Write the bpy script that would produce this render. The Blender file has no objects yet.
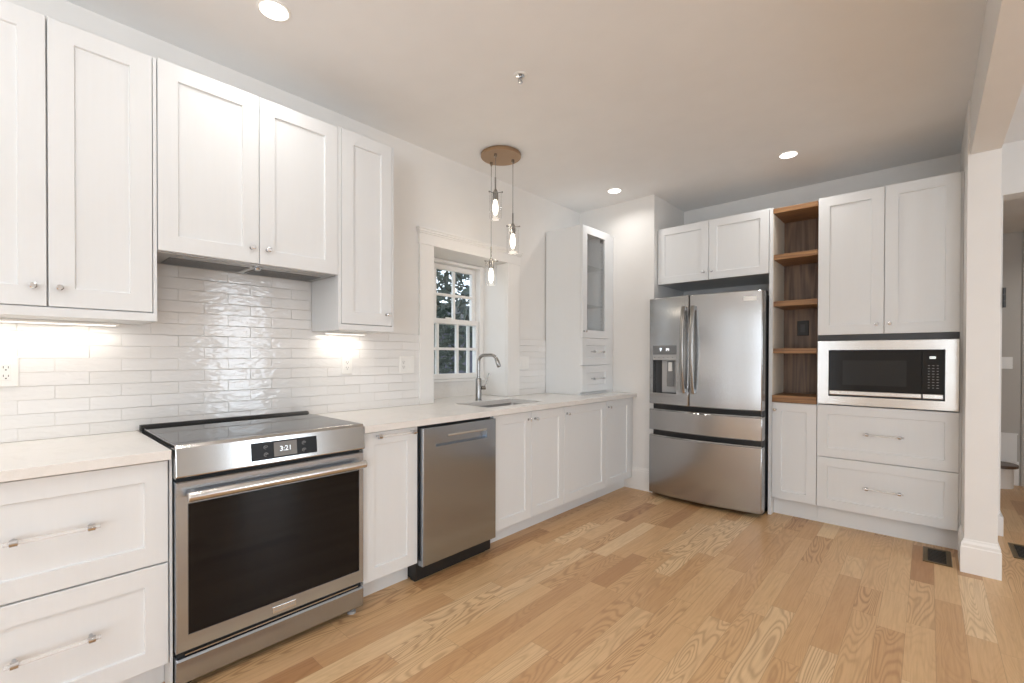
import bpy, bmesh, math, random
from mathutils import Vector, Matrix
sc = bpy.context.scene
C = sc.collection

# ------------------------------------------------------------------ camera
cam_d = bpy.data.cameras.new('camera')
cam_d.sensor_width = 36.0
cam_d.lens = 458.664 * 36.0 / 1024.0
cam_d.shift_y = 18.48 / 1024.0
cam_d.clip_start = 0.02
cam = bpy.data.objects.new('camera', cam_d)
C.objects.link(cam)
_R = Vector((0.73989491, 0.67271893, 0.00218308)); _U = Vector((-0.0067303, 0.00415731, 0.99996871))
_F = Vector((-0.6726888, 0.73988645, -0.00760357))
cam.matrix_world = Matrix(((_R.x, _U.x, -_F.x, 2.72409), (_R.y, _U.y, -_F.y, 0.07466),
                           (_R.z, _U.z, -_F.z, 1.26239), (0, 0, 0, 1)))
sc.camera = cam

# ------------------------------------------------------------------ world, view, daylight
sc.view_settings.view_transform = 'Standard'
sc.view_settings.look = 'None'
sc.view_settings.gamma = 1.0
sc.view_settings.use_curve_mapping = False
sc.view_settings.exposure = -0.35
sc.cycles.use_denoising = True
sc.cycles.max_bounces = 10
sc.cycles.diffuse_bounces = 6
sc.cycles.glossy_bounces = 5
sc.cycles.transmission_bounces = 6
sc.cycles.transparent_max_bounces = 16
sc.cycles.caustics_reflective = False
sc.cycles.caustics_refractive = False
sc.cycles.sample_clamp_indirect = 6.0

world = bpy.data.worlds.new('sky'); sc.world = world
world.use_nodes = True
wn = world.node_tree.nodes; wl = world.node_tree.links
bg = wn['Background']
bg.inputs['Color'].default_value = (0.80, 0.90, 1.0, 1)
bg.inputs['Strength'].default_value = 2.6

def area_light(name, loc, rot, sx, sy, power, color=(1, 1, 1), parent=None, spread=math.pi):
    l = bpy.data.lights.new(name, 'AREA'); l.shape = 'RECTANGLE'; l.size = sx; l.size_y = sy
    l.energy = power; l.color = color; l.spread = spread
    o = bpy.data.objects.new(name, l); C.objects.link(o); o.location = loc; o.rotation_euler = rot
    if parent: link_parent(o, parent)
    return o
PI = math.pi
DAY = (0.80, 0.90, 1.0)
# daylight through windows added in the unseen walls, some placed by reflections
RIGHT_WINDOWS = [(-1.6, -0.7), (2.38, 3.22)]          # y spans in wall x = 6.2
REAR_WINDOWS = [(0.85, 1.20), (3.4, 5.3)]               # x spans in wall y = -2.9
for a, b in RIGHT_WINDOWS:
    area_light('window_daylight', (6.24, (a + b) / 2, 1.28), (0, PI / 2, 0), 2.0, b - a - .06, 40, DAY)
for a, b in REAR_WINDOWS:
    area_light('window_daylight', ((a + b) / 2, -2.94, 1.2), (PI / 2, 0, 0), b - a - .06, 2.1, (30 if b < 3 else 50) * (b - a), DAY)

# ------------------------------------------------------------------ materials
def srgb(r, g, b):
    f = lambda c: (c / 255 / 12.92) if c / 255 <= 0.04045 else ((c / 255 + 0.055) / 1.055) ** 2.4
    return (f(r), f(g), f(b), 1)

class NT:
    def __init__(s, name):
        s.m = bpy.data.materials.new(name); s.m.use_nodes = True
        s.t = s.m.node_tree; s.n = s.t.nodes; s.l = s.t.links
        s.b = s.n['Principled BSDF']; s.out = s.n['Material Output']
    def add(s, t, **kw):
        n = s.n.new(t)
        for k, v in kw.items(): setattr(n, k, v)
        return n
    def link(s, a, b): s.l.new(a, b)
    def set(s, **kw):
        for k, v in kw.items(): s.b.inputs[k.replace('_', ' ')].default_value = v
        return s
    def math(s, op, a, b=None, c=None):
        n = s.add('ShaderNodeMath', operation=op)
        for i, v in enumerate((a, b, c)):
            if v is None: continue
            if isinstance(v, (int, float)): n.inputs[i].default_value = v
            else: s.link(v, n.inputs[i])
        return n.outputs[0]
    def coord(s):
        n = s.add('ShaderNodeTexCoord'); g = s.add('ShaderNodeNewGeometry')
        return g.outputs['Position']
    def sep(s, v):
        n = s.add('ShaderNodeSeparateXYZ'); s.link(v, n.inputs[0]); return n.outputs
    def comb(s, x, y, z):
        n = s.add('ShaderNodeCombineXYZ')
        for i, v in enumerate((x, y, z)):
            if isinstance(v, (int, float)): n.inputs[i].default_value = v
            else: s.link(v, n.inputs[i])
        return n.outputs[0]
    def mapping(s, v, scale):
        n = s.add('ShaderNodeMapping'); s.link(v, n.inputs[0]); n.inputs['Scale'].default_value = scale
        return n.outputs[0]
    def noise(s, v, scale, detail=2, rough=.5, dist=0):
        n = s.add('ShaderNodeTexNoise'); s.link(v, n.inputs['Vector'])
        n.inputs['Scale'].default_value = scale; n.inputs['Detail'].default_value = detail
        n.inputs['Roughness'].default_value = rough; n.inputs['Distortion'].default_value = dist
        return n.outputs['Fac']
    def ramp(s, f, stops):
        n = s.add('ShaderNodeValToRGB'); s.link(f, n.inputs[0]); e = n.color_ramp.elements
        while len(e) < len(stops): e.new(.5)
        for el, (p, c) in zip(e, stops): el.position = p; el.color = c
        return n.outputs[0]
    def mix(s, f, a, b, mode='MIX'):
        n = s.add('ShaderNodeMix', data_type='RGBA', blend_type=mode)
        for i, v in ((0, f), (6, a), (7, b)):
            if isinstance(v, (int, float)): n.inputs[i].default_value = v
            elif isinstance(v, tuple): n.inputs[i].default_value = v
            else: s.link(v, n.inputs[i])
        return n.outputs[2]
    def bump(s, h, strength, dist=.01):
        n = s.add('ShaderNodeBump'); n.inputs['Strength'].default_value = strength
        n.inputs['Distance'].default_value = dist; s.link(h, n.inputs['Height'])
        s.link(n.outputs[0], s.b.inputs['Normal'])

def plain(name, col, rough=.5, metal=0, **kw):
    t = NT(name); t.set(Base_Color=col, Roughness=rough, Metallic=metal, **kw)
    return t.m

def painted(name, col, rough=.55, amt=.03, scale=6.0):
    t = NT(name); t.set(Roughness=rough)
    p = t.coord()
    f = t.noise(p, scale, 3)
    c = t.mix(f, tuple(x * (1 - amt) for x in col[:3]) + (1,), tuple(min(1, x * (1 + amt)) for x in col[:3]) + (1,))
    t.link(c, t.b.inputs['Base Color'])
    t.bump(t.noise(p, 180, 2), .04, .002)
    return t.m

def cabinet_paint(name, col):
    t = NT(name); t.set(Roughness=.42)
    p = t.coord()
    g = t.noise(t.mapping(p, (70, 70, 3.0)), 1.0, 4, .6, .4)
    c = t.mix(g, tuple(x * .98 for x in col[:3]) + (1,), tuple(min(1, x * 1.015) for x in col[:3]) + (1,))
    t.link(c, t.b.inputs['Base Color'])
    t.bump(g, .06, .002)
    return t.m

def architectural_glass(name, tint=(1, 1, 1, 1), ior=1.45, rough=.0):
    t = NT(name)
    tr = t.add('ShaderNodeBsdfTransparent'); tr.inputs[0].default_value = tint
    gl = t.add('ShaderNodeBsdfGlossy'); gl.inputs['Roughness'].default_value = rough
    lw = t.add('ShaderNodeLayerWeight'); lw.inputs['Blend'].default_value = .5
    f0 = ((ior - 1) / (ior + 1)) ** 2
    fr = t.math('MULTIPLY_ADD', t.math('POWER', lw.outputs['Facing'], 5.0), .8, f0)
    mx = t.add('ShaderNodeMixShader')
    t.link(fr, mx.inputs[0]); t.link(tr.outputs[0], mx.inputs[1]); t.link(gl.outputs[0], mx.inputs[2])
    t.link(mx.outputs[0], t.out.inputs[0])
    return t.m

def acrylic():
    m = architectural_glass('clear_acrylic', (.99, .99, .99, 1), 1.5, .04); nt = m.node_tree
    out = nt.nodes['Material Output']; src = out.inputs[0].links[0].from_socket
    d = nt.nodes.new('ShaderNodeBsdfDiffuse'); d.inputs[0].default_value = (.93, .93, .93, 1)
    mx = nt.nodes.new('ShaderNodeMixShader'); mx.inputs[0].default_value = .22
    nt.links.new(src, mx.inputs[1]); nt.links.new(d.outputs[0], mx.inputs[2]); nt.links.new(mx.outputs[0], out.inputs[0])
    return m

def emit(name, col, s):
    t = NT(name); t.set(Base_Color=col, Emission_Color=col, Emission_Strength=s); return t.m

def steel(name, col, rough=.27, aniso=.75, rot=0.0):
    t = NT(name); t.set(Base_Color=col, Metallic=1.0, Roughness=rough, Anisotropic=aniso, Anisotropic_Rotation=rot)
    tg = t.add('ShaderNodeTangent', direction_type='RADIAL', axis='Z')
    t.link(tg.outputs[0], t.b.inputs['Tangent'])
    return t.m

def floor_oak():
    t = NT('oak_floor_boards'); p = t.coord(); x, y, z = t.sep(p)
    W = .102
    u = t.math('DIVIDE', x, W); i = t.math('FLOOR', u); fu = t.math('FRACT', u)
    r1 = t.add('ShaderNodeTexWhiteNoise', noise_dimensions='1D'); t.link(i, r1.inputs['W'])
    off = t.math('MULTIPLY', r1.outputs['Value'], 9.0)
    ln = t.math('MULTIPLY_ADD', r1.outputs['Value'], .6, 1.05)
    v = t.math('ADD', t.math('DIVIDE', y, ln), off)
    j0 = t.math('FLOOR', v); fv0 = t.math('FRACT', v)
    # boards of uneven length: split some of the cells once more
    rs = t.add('ShaderNodeTexWhiteNoise', noise_dimensions='2D'); t.link(t.comb(i, t.math('ADD', j0, 31.7), 0), rs.inputs['Vector'])
    cut = t.math('MULTIPLY_ADD', rs.outputs['Value'], .55, .22)
    sub = t.math('GREATER_THAN', fv0, cut)
    j = t.math('MULTIPLY_ADD', sub, .37, j0)
    r2 = t.add('ShaderNodeTexWhiteNoise', noise_dimensions='2D'); t.link(t.comb(i, j, 0), r2.inputs['Vector'])
    rv = r2.outputs['Value']
    # grain
    cells = t.comb(t.math('MULTIPLY_ADD', rv, 17.0, x), t.math('MULTIPLY_ADD', rv, 41.0, y), 0)
    fine = t.noise(t.mapping(cells, (90, 3.5, 1)), 1.0, 4, .65)
    fld = t.noise(t.mapping(cells, (9.5, 1.15, 1)), 1.0, 1.2, .45, .25)
    cath = t.math('SINE', t.math('MULTIPLY', fld, 140.0))
    cath = t.math('POWER', t.math('MULTIPLY_ADD', cath, .5, .5), 2.2)
    r3 = t.add('ShaderNodeTexWhiteNoise', noise_dimensions='2D'); t.link(t.comb(i, t.math('ADD', j, 7.3), 0), r3.inputs['Vector'])
    amp = t.math('MULTIPLY_ADD', t.math('POWER', r3.outputs['Value'], 1.6), .50, .05)
    base = t.ramp(rv, [(0, srgb(176, 130, 87)), (.10, srgb(199, 157, 112)), (.4, srgb(209, 169, 123)), (.8, srgb(215, 178, 132)), (1, srgb(226, 195, 152))])
    c = t.mix(t.math('MULTIPLY', cath, amp), base, srgb(136, 88, 50))
    fg = t.math('MULTIPLY', t.math('SUBTRACT', fine, .44), .9)
    fg.node.use_clamp = True
    c = t.mix(fg, c, srgb(146, 98, 60))
    # joints
    du = t.math('MULTIPLY', t.math('MINIMUM', fu, t.math('SUBTRACT', 1.0, fu)), W)
    dv = t.math('MULTIPLY', t.math('MINIMUM', t.math('MINIMUM', fv0, t.math('SUBTRACT', 1.0, fv0)), t.math('ABSOLUTE', t.math('SUBTRACT', fv0, cut))), ln)
    d = t.math('MINIMUM', du, dv)
    jt = t.math('LESS_THAN', d, .0011)
    c = t.mix(t.math('MULTIPLY', jt, .30), c, srgb(110, 72, 42))
    t.link(c, t.b.inputs['Base Color'])
    t.set(Roughness=.34)
    t.link(t.math('MULTIPLY_ADD', fine, .12, .30), t.b.inputs['Roughness'])
    t.bump(t.math('SUBTRACT', t.math('MULTIPLY', fine, .25), t.math('MULTIPLY', jt, .5)), .10, .002)
    return t.m

def tile_mat():
    t = NT('glazed_white_tile'); p = t.coord(); x, y, z = t.sep(p)
    v = t.comb(t.math('SUBTRACT', y, .208), t.math('SUBTRACT', z, .911), 0)
    br = t.add('ShaderNodeTexBrick'); t.link(v, br.inputs['Vector'])
    br.offset = .5; br.offset_frequency = 2
    for k, val in (('Scale', 1.0), ('Mortar Size', .0013), ('Mortar Smooth', .35), ('Bias', 0.0), ('Brick Width', .2145), ('Row Height', .0564)):
        br.inputs[k].default_value = val
    br.inputs['Color1'].default_value = (0, 0, 0, 1); br.inputs['Color2'].default_value = (1, 1, 1, 1); br.inputs['Mortar'].default_value = (.5, .5, .5, 1)
    rnd = t.add('ShaderNodeSeparateColor'); t.link(br.outputs['Color'], rnd.inputs[0]); rv = rnd.outputs[0]
    fac = br.outputs['Fac']
    c = t.mix(rv, srgb(229, 227, 224), srgb(234, 232, 230))
    c = t.mix(fac, c, srgb(222, 219, 215))
    t.link(c, t.b.inputs['Base Color'])
    q = t.comb(t.math('MULTIPLY_ADD', rv, 5.3, y), z, t.math('MULTIPLY', rv, 9.0))
    n1 = t.noise(t.mapping(q, (19, 54, 1)), 1.0, 1.5, .5, .6)
    n2 = t.noise(t.mapping(q, (60, 120, 1)), 1.0, 1.5, .5)
    # every tile sits at a slightly different angle
    tilt = t.math('MULTIPLY', t.math('MULTIPLY', t.math('SUBTRACT', rv, .5), z), .9)
    h = t.math('ADD', t.math('ADD', t.math('MULTIPLY', n1, .0020), t.math('MULTIPLY', n2, .0001)), t.math('MULTIPLY', tilt, .02))
    h = t.math('SUBTRACT', h, t.math('MULTIPLY', fac, .0005))
    t.bump(h, 1.0, 1.0)
    t.set(Roughness=.03, Specular_IOR_Level=.65)
    t.link(t.math('MULTIPLY_ADD', fac, .5, .028), t.b.inputs['Roughness'])
    return t.m

def quartz():
    t = NT('white_quartz'); p = t.coord()
    a = t.noise(p, 240, 2); b = t.noise(p, 3.5, 5, .6, 1.2)
    v = t.ramp(b, [(.46, (0, 0, 0, 1)), (.5, (1, 1, 1, 1)), (.54, (0, 0, 0, 1))])
    c = t.mix(a, srgb(228, 225, 221), srgb(236, 233, 229))
    vv = t.add('ShaderNodeSeparateColor'); t.link(v, vv.inputs[0])
    c = t.mix(t.math('MULTIPLY', vv.outputs[0], .10), c, srgb(190, 184, 178))
    t.link(c, t.b.inputs['Base Color']); t.set(Roughness=.20)
    return t.m

def walnut(name, dark, light, axis):
    t = NT(name); p = t.coord()
    sc_ = {'z': (38, 38, 2.2), 'x': (2.2, 38, 38)}[axis]
    q = t.mapping(p, sc_)
    a = t.noise(q, 1.0, 4, .6, .5)
    b = t.math('SINE', t.math('MULTIPLY', t.noise(t.mapping(p, tuple(s * .22 for s in sc_)), 1.0, 1, .4, .3), 70))
    f = t.math('ADD', t.math('MULTIPLY', a, .75), t.math('MULTIPLY_ADD', b, .10, .10))
    c = t.ramp(f, [(.28, dark), (.72, light)])
    t.link(c, t.b.inputs['Base Color']); t.set(Roughness=.42)
    t.bump(a, .08, .002)
    return t.m

def clapboard():
    t = NT('weathered_siding'); p = t.coord(); x, y, z = t.sep(p)
    f = t.noise(t.mapping(p, (.5, .5, 9)), 1.0, 3)
    c = t.mix(f, srgb(78, 78, 94), srgb(106, 104, 120))
    t.link(c, t.b.inputs['Base Color']); t.set(Roughness=.8)
    return t.m

def foliage(name, a, b):
    t = NT(name); p = t.coord()
    f = t.noise(p, 5, 3)
    t.link(t.mix(f, a, b), t.b.inputs['Base Color']); t.set(Roughness=.55)
    return t.m

M = {}
M['cab'] = cabinet_paint('white_cabinet_paint', srgb(226, 228, 229))
M['wall'] = painted('warm_white_wall_paint', srgb(230, 228, 225), .6)
M['ceiling'] = painted('ceiling_paint', srgb(236, 236, 236), .75)
M['trim'] = painted('white_trim_paint', srgb(236, 234, 231), .38, .01)
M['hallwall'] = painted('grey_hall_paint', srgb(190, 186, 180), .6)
M['floor'] = floor_oak()
M['tile'] = tile_mat()
M['quartz'] = quartz()
M['steel'] = steel('brushed_stainless', (.45, .50, .57, 1), .24, .9)
M['steel_fridge'] = steel('brushed_stainless_fridge', (.44, .435, .43, 1), .20, .9)
M['steel_dw'] = steel('brushed_stainless_warm', (.38, .415, .46, 1), .20, .9)
M['steel_smooth'] = plain('polished_stainless', (.55, .545, .535, 1), .16, 1)
M['steel_trim'] = plain('satin_trim_stainless', (.66, .65, .63, 1), .20, 1)
M['nickel'] = plain('brushed_nickel', (.35, .345, .335, 1), .24, 1)
M['bronze'] = plain('warm_brushed_nickel', (.44, .30, .19, 1), .36, 1)
M['chrome'] = plain('chrome', (.56, .565, .58, 1), .10, 1)
M['handle_steel'] = plain('handle_satin_steel', (.66, .645, .62, 1), .24, 1)
M['sink'] = plain('sink_stainless', (.36, .355, .35, 1), .28, 1)
M['black_glass'] = plain('black_glass', (.006, .006, .007, 1), .045, 0, Specular_IOR_Level=.3)
M['cooktop'] = plain('ceramic_cooktop_glass', (.012, .012, .013, 1), .02, 0, Specular_IOR_Level=1.0)
M['mw_glass'] = plain('microwave_smoked_glass', (.010, .010, .010, 1), .12, 0, Specular_IOR_Level=.3)
M['mw_screen'] = plain('microwave_window_mesh', (.022, .022, .022, 1), .16, 0, Specular_IOR_Level=.3)
M['black'] = plain('black_plastic', (.012, .012, .012, 1), .45)
M['charcoal'] = plain('charcoal_metal', (.055, .056, .058, 1), .45, .3)
M['grey_plastic'] = plain('grey_plastic', (.20, .205, .21, 1), .38)
M['lightgrey_plastic'] = plain('light_grey_plastic', (.42, .42, .42, 1), .35)
M['white_plastic'] = plain('white_plastic', srgb(238, 236, 232), .35)
M['hood'] = plain('hood_grey_steel', (.46, .455, .445, 1), .33, .9)
M['hood_mesh'] = plain('hood_filter_mesh', (.22, .215, .21, 1), .42, .9)
M['glass'] = architectural_glass('window_glass', (.97, .98, .98, 1))
M['clear'] = architectural_glass('clear_glass', (1, 1, 1, 1), 1.5)
M['shelf_glass'] = architectural_glass('glass_shelf', (.985, .995, .99, 1), 1.5)
M['acrylic'] = acrylic()
M['walnut'] = walnut('walnut_board', srgb(112, 78, 50), srgb(172, 128, 84), 'x')
M['walnut_back'] = walnut('walnut_back_board', srgb(88, 68, 54), srgb(140, 112, 90), 'z')
M['cream'] = painted('cream_shelf_side', srgb(226, 218, 204), .5)
M['vent'] = plain('aged_brass_register', (.17, .12, .06, 1), .40, .8)
M['vent_dark'] = plain('register_dark_slats', (.03, .028, .025, 1), .5, .5)
M['tread'] = plain('dark_oak_tread', srgb(92, 72, 58), .35)
M['led'] = emit('led_strip_glow', (1, .96, .90, 1), 2.5)
M['lens'] = emit('downlight_lens_glow', (1, .97, .92, 1), 4.0)
M['filament'] = emit('filament_bulb_glow', (1, .90, .74, 1), 4.0)
M['display_black'] = plain('display_black', (.008, .008, .008, 1), .30, 0, Specular_IOR_Level=.25)
M['display'] = emit('clock_digits_glow', (.75, .82, .88, 1), 1.2)
M['screen_grey'] = emit('display_panel_glow', (.16, .155, .15, 1), .35)
M['legend'] = plain('grey_legend_print', (.30, .30, .30, 1), .5)
M['mw_display'] = emit('microwave_display_glow', (.85, .92, .88, 1), 1.0)
M['icon'] = emit('dispenser_icon_glow', (.9, .95, 1, 1), .9)
M['siding'] = clapboard()
M['roof'] = plain('asphalt_roof', (.06, .06, .068, 1), .8)
M['leaf'] = foliage('dark_evergreen_leaf', srgb(36, 48, 44), srgb(76, 90, 76))
M['leaf2'] = foliage('blue_green_leaf', srgb(44, 58, 62), srgb(92, 108, 106))
M['bark'] = plain('brown_bark', srgb(58, 50, 44), .85)
M['lawn'] = foliage('dusk_lawn', srgb(48, 58, 40), srgb(72, 80, 56))

# ------------------------------------------------------------------ helpers
LOC = {}
def link_parent(o, parent):
    o.parent = parent
    o.location = Vector(o.location) - LOC.get(parent.name, Vector((0, 0, 0)))

class MB:
    def __init__(s): s.bm = bmesh.new(); s.mi = 0
    def face(s, vs):
        try:
            f = s.bm.faces.new(vs); f.material_index = s.mi; return f
        except ValueError: return None
    def quad(s, *pts): return s.face([s.bm.verts.new(p) for p in pts])
    def box(s, x0, x1, y0, y1, z0, z1):
        v = [s.bm.verts.new((x, y, z)) for x in (x0, x1) for y in (y0, y1) for z in (z0, z1)]
        for q in ((0, 1, 3, 2), (4, 6, 7, 5), (0, 4, 5, 1), (2, 3, 7, 6), (0, 2, 6, 4), (1, 5, 7, 3)):
            s.face([v[i] for i in q])
        return s
    def loops(s, loops, cap0=True, cap1=True, close=True):
        L = [[s.bm.verts.new(p) for p in lp] for lp in loops]
        n = len(L[0])
        for a, b in zip(L, L[1:]):
            for i in range(n if close else n - 1):
                s.face([a[i], a[(i + 1) % n], b[(i + 1) % n], b[i]])
        if cap0: s.face(L[0][::-1])
        if cap1: s.face(L[-1])
        return s
    def tube(s, pts, r, seg=12, flat=None, up=None):
        """swept round bar (r may be a list); flat=(w,h) gives a rounded flat bar"""
        pts = [Vector(p) for p in pts]; lps = []; n = len(pts)
        prev = Vector(up) if up else None
        for i, p in enumerate(pts):
            d = (pts[min(i + 1, n - 1)] - pts[max(i - 1, 0)]).normalized()
            if prev is None:
                prev = Vector((0, 0, 1)) if abs(d.z) < .9 else Vector((1, 0, 0))
            a = (prev - d * prev.dot(d)).normalized(); b = d.cross(a)
            if not up: prev = a
            rr = r[i] if isinstance(r, (list, tuple)) else r
            lp = []
            for k in range(seg):
                t = 2 * PI * k / seg; cx, cy = math.cos(t), math.sin(t)
                if flat:
                    e = .45
                    cx = math.copysign(abs(cx) ** e, cx) * flat[0] / 2; cy = math.copysign(abs(cy) ** e, cy) * flat[1] / 2
                else: cx *= rr; cy *= rr
                lp.append(p + a * cx + b * cy)
            lps.append(lp)
        return s.loops(lps)
    def cyl(s, p0, p1, r, seg=20): return s.tube([p0, p1], r, seg)
    def lathe(s, cx, cy, prof, seg=32, cap0=True, cap1=True):
        return s.loops([[(cx + r * math.cos(2 * PI * k / seg), cy + r * math.sin(2 * PI * k / seg), z) for k in range(seg)] for r, z in prof], cap0, cap1)
    def rect_panel(s, m, u0, u1, z0, z1, t, hu0, hu1, hz0, hz1, rec, ch=.004, e=.0015, mi_in=None):
        """a slab of thickness t whose front has a sunk rectangle (depth rec)"""
        R = lambda a, b, c, d, o: [m(a, o, c), m(b, o, c), m(b, o, d), m(a, o, d)]
        lp = [R(u0, u1, z0, z1, 0), R(u0, u1, z0, z1, t - e), R(u0 + e, u1 - e, z0 + e, z1 - e, t),
              R(hu0, hu1, hz0, hz1, t), R(hu0 + ch, hu1 - ch, hz0 + ch, hz1 - ch, t - rec)]
        if mi_in is None: return s.loops(lp)
        s.loops(lp, True, False); k = s.mi; s.mi = mi_in
        s.quad(*lp[-1]); s.mi = k
        return s
    def shaker(s, m, u0, u1, z0, z1, rail=.064, t=.022, rec=.009):
        return s.rect_panel(m, u0, u1, z0, z1, t, u0 + rail, u1 - rail, z0 + rail, z1 - rail, rec, .003)
    def pbox(s, m, u0, u1, o0, o1, z0, z1):
        a = m(u0, o0, z0); b = m(u1, o1, z1)
        return s.box(min(a[0], b[0]), max(a[0], b[0]), min(a[1], b[1]), max(a[1], b[1]), min(a[2], b[2]), max(a[2], b[2]))
    def build(s, name, mat, parent=None, bevel=0, smooth=False, seg=2, kind=None):
        off = LOC.get(parent.name, Vector((0, 0, 0))) if parent else Vector((0, 0, 0))
        bmesh.ops.recalc_face_normals(s.bm, faces=s.bm.faces)
        if off.length: bmesh.ops.translate(s.bm, verts=s.bm.verts, vec=-off)
        me = bpy.data.meshes.new(name); s.bm.to_mesh(me); s.bm.free()
        for x in (mat if isinstance(mat, (list, tuple)) else [mat]): me.materials.append(x)
        o = bpy.data.objects.new(name, me); C.objects.link(o)
        if parent: o.parent = parent
        LOC[o.name] = off
        if bevel:
            b = o.modifiers.new('soft_edges', 'BEVEL'); b.width = bevel; b.segments = seg; b.limit_method = 'ANGLE'; b.angle_limit = .7
        if smooth:
            for p in me.polygons: p.use_smooth = True
            me.set_sharp_from_angle(angle=.6)
        if kind: o['kind'] = kind
        return o

def thing(name, label, cat, loc, group=None):
    o = bpy.data.objects.new(name, None); C.objects.link(o); o.location = loc; o.empty_display_size = .05
    o['label'] = label; o['category'] = cat
    if group: o['group'] = group
    LOC[o.name] = Vector(loc)
    return o
def tag(o, label, cat, group=None):
    o['label'] = label; o['category'] = cat
    if group: o['group'] = group
    return o
def struct(name, mb, mat, bevel=0, smooth=False): return mb.build(name, mat, None, bevel, smooth, 2, 'structure')
def text(name, body, size, mat, parent, loc, rot, depth=.0006, spacing=1.0, align='CENTER'):
    cu = bpy.data.curves.new(name, 'FONT'); cu.body = body; cu.size = size; cu.extrude = depth
    cu.align_x = align; cu.align_y = 'CENTER'; cu.space_character = spacing
    tmp = bpy.data.objects.new(name + '_tmp', cu); C.objects.link(tmp)
    bpy.context.view_layer.update()
    me = bpy.data.meshes.new_from_object(tmp.evaluated_get(bpy.context.evaluated_depsgraph_get()))
    bpy.data.objects.remove(tmp)
    me.name = name; me.materials.clear(); me.materials.append(mat)
    o = bpy.data.objects.new(name, me); C.objects.link(o)
    o.parent = parent; o.location = Vector(loc) - LOC.get(parent.name, Vector((0, 0, 0))); o.rotation_euler = rot
    LOC[o.name] = LOC.get(parent.name, Vector((0, 0, 0)))
    return o
FX = (PI / 2, 0, PI / 2)       # text facing +x
FY = (PI / 2, 0, 0)            # text facing -y

mx = lambda X: (lambda u, o, z: (X + o, u, z))      # facing +x
my = lambda Y: (lambda u, o, z: (u, Y - o, z))      # facing -y

def knob(parent, m, u, z, t=.022):
    b = MB()
    b.cyl(m(u, t, z), m(u, t + .016, z), .0045, 12)
    b.cyl(m(u, t, z), m(u, t + .003, z), .0085, 16)
    b.mi = 1; b.tube([m(u, t + .015, z), m(u, t + .019, z), m(u, t + .032, z), m(u, t + .034, z)], [.007, .0105, .0105, .008], 14)
    return b.build('knob', [M['chrome'], M['chrome_clear']], parent, 0, True)
M['chrome_clear'] = plain('mirror_knob_cap', (.82, .82, .83, 1), .06, 1)
def pull(parent, m, u, z, span, over=.022, t=.022, bar=True, name='handle'):
    """clear rod on two chrome posts, span between the posts"""
    b = MB()
    for s in (-1, 1):
        q = u + s * span / 2
        b.cyl(m(q, t, z), m(q, t + .034, z), .0055, 12)
        b.cyl(m(q - .009, t + .034, z), m(q + .009, t + .034, z), .0112, 14)
    b.mi = 1; b.cyl(m(u - span / 2 - over, t + .034, z), m(u + span / 2 + over, t + .034, z), .0065, 12)
    return b.build(name, [M['chrome'], M['acrylic']], parent, 0, True)
def door(parent, m, u0, u1, z0, z1, name='door', rail=.064, kn=None):
    d = MB().shaker(m, u0, u1, z0, z1, rail).build(name, M['cab'], parent)
    if kn: knob(d, m, kn[0], kn[1])
    return d

# ------------------------------------------------------------------ room shell
CZ = 2.77
b = MB(); b.box(-.42, 6.6, -3.3, 4.813, -.12, 0); b.box(1.2, 5.2, 4.813, 6.95, -.12, 0); struct('floor', b, M['floor'])
struct('ceiling', MB().box(-.42, 6.6, -3.3, 5.0, CZ, CZ + .15), M['ceiling'])
# left wall with the deep window recess
b = MB()
b.box(-.42, 0, -3.3, 2.185, 0, CZ); b.box(-.42, 0, 3.0, 5.0, 0, CZ)
b.box(-.42, 0, 2.185, 3.0, 2.085, CZ); b.box(-.42, 0, 2.185, 3.0, 0, .878); b.box(-.42, -.31, 2.185, 3.0, .878, 1.045)
struct('wall_left', b, M['wall'])
struct('wall_corner', MB().box(0, .828, 4.12, 4.813, 0, CZ), M['wall'])
b = MB(); b.box(.0, 3.105, 4.813, 5.0, 0, CZ); b.box(3.105, 4.35, 4.813, 5.0, 2.41, CZ); b.box(4.35, 6.6, 4.813, 5.0, 0, CZ)
struct('wall_back', b, M['wall'])
# the wall stub that closes the cabinet run, and the dropped beam above the wide opening
struct('wall_right', MB().box(2.884, 3.021, 3.866, 4.813, 0, CZ), M['wall'], .002)
b = MB(); b.box(2.895, 3.021, -2.9, 3.866, 2.447, CZ)
o = struct('ceiling_beam', b, M['wall'], .002)
# walls around the adjoining room, with openings for the added windows
def wall_with_windows(name, spans, along, face, thick, lo, hi, zs, zt):
    b = MB()
    def bx(a0, a1, z0, z1):
        if along == 'y': b.box(face, face + thick, a0, a1, z0, z1)
        else: b.box(a0, a1, face - thick, face, z0, z1)
    cur = lo
    for a, c in spans:
        bx(cur, a, 0, CZ); bx(a, c, 0, zs); bx(a, c, zt, CZ); cur = c
    bx(cur, hi, 0, CZ)
    return struct(name, b, M['wall'])
wall_with_windows('wall_far_right', RIGHT_WINDOWS, 'y', 6.2, .2, -3.1, 5.0, .25, 2.32)
wall_with_windows('wall_rear', REAR_WINDOWS, 'x', -2.9, .2, -.2, 6.4, .10, 2.30)
def added_window(name, along, face, a, c, z0, z1):  # frames for the unseen windows added to let daylight in
    b = MB(); w = .05
    def bx(a0, a1, q0, q1):
        if along == 'y': b.box(face - .02, face + .04, a0, a1, q0, q1)
        else: b.box(a0, a1, face - .04, face + .02, q0, q1)
    bx(a, a + w, z0, z1); bx(c - w, c, z0, z1); bx(a + w, c - w, z0, z0 + w); bx(a + w, c - w, z1 - w, z1)
    mid = (z0 + z1) / 2; bx(a + w, c - w, mid - .025, mid + .025)
    h = (a + c) / 2; bx(h - .011, h + .011, z0 + w, mid - .025); bx(h - .011, h + .011, mid + .025, z1 - w)
    return struct(name, b, M['trim'], .003)
k = 2
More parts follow.
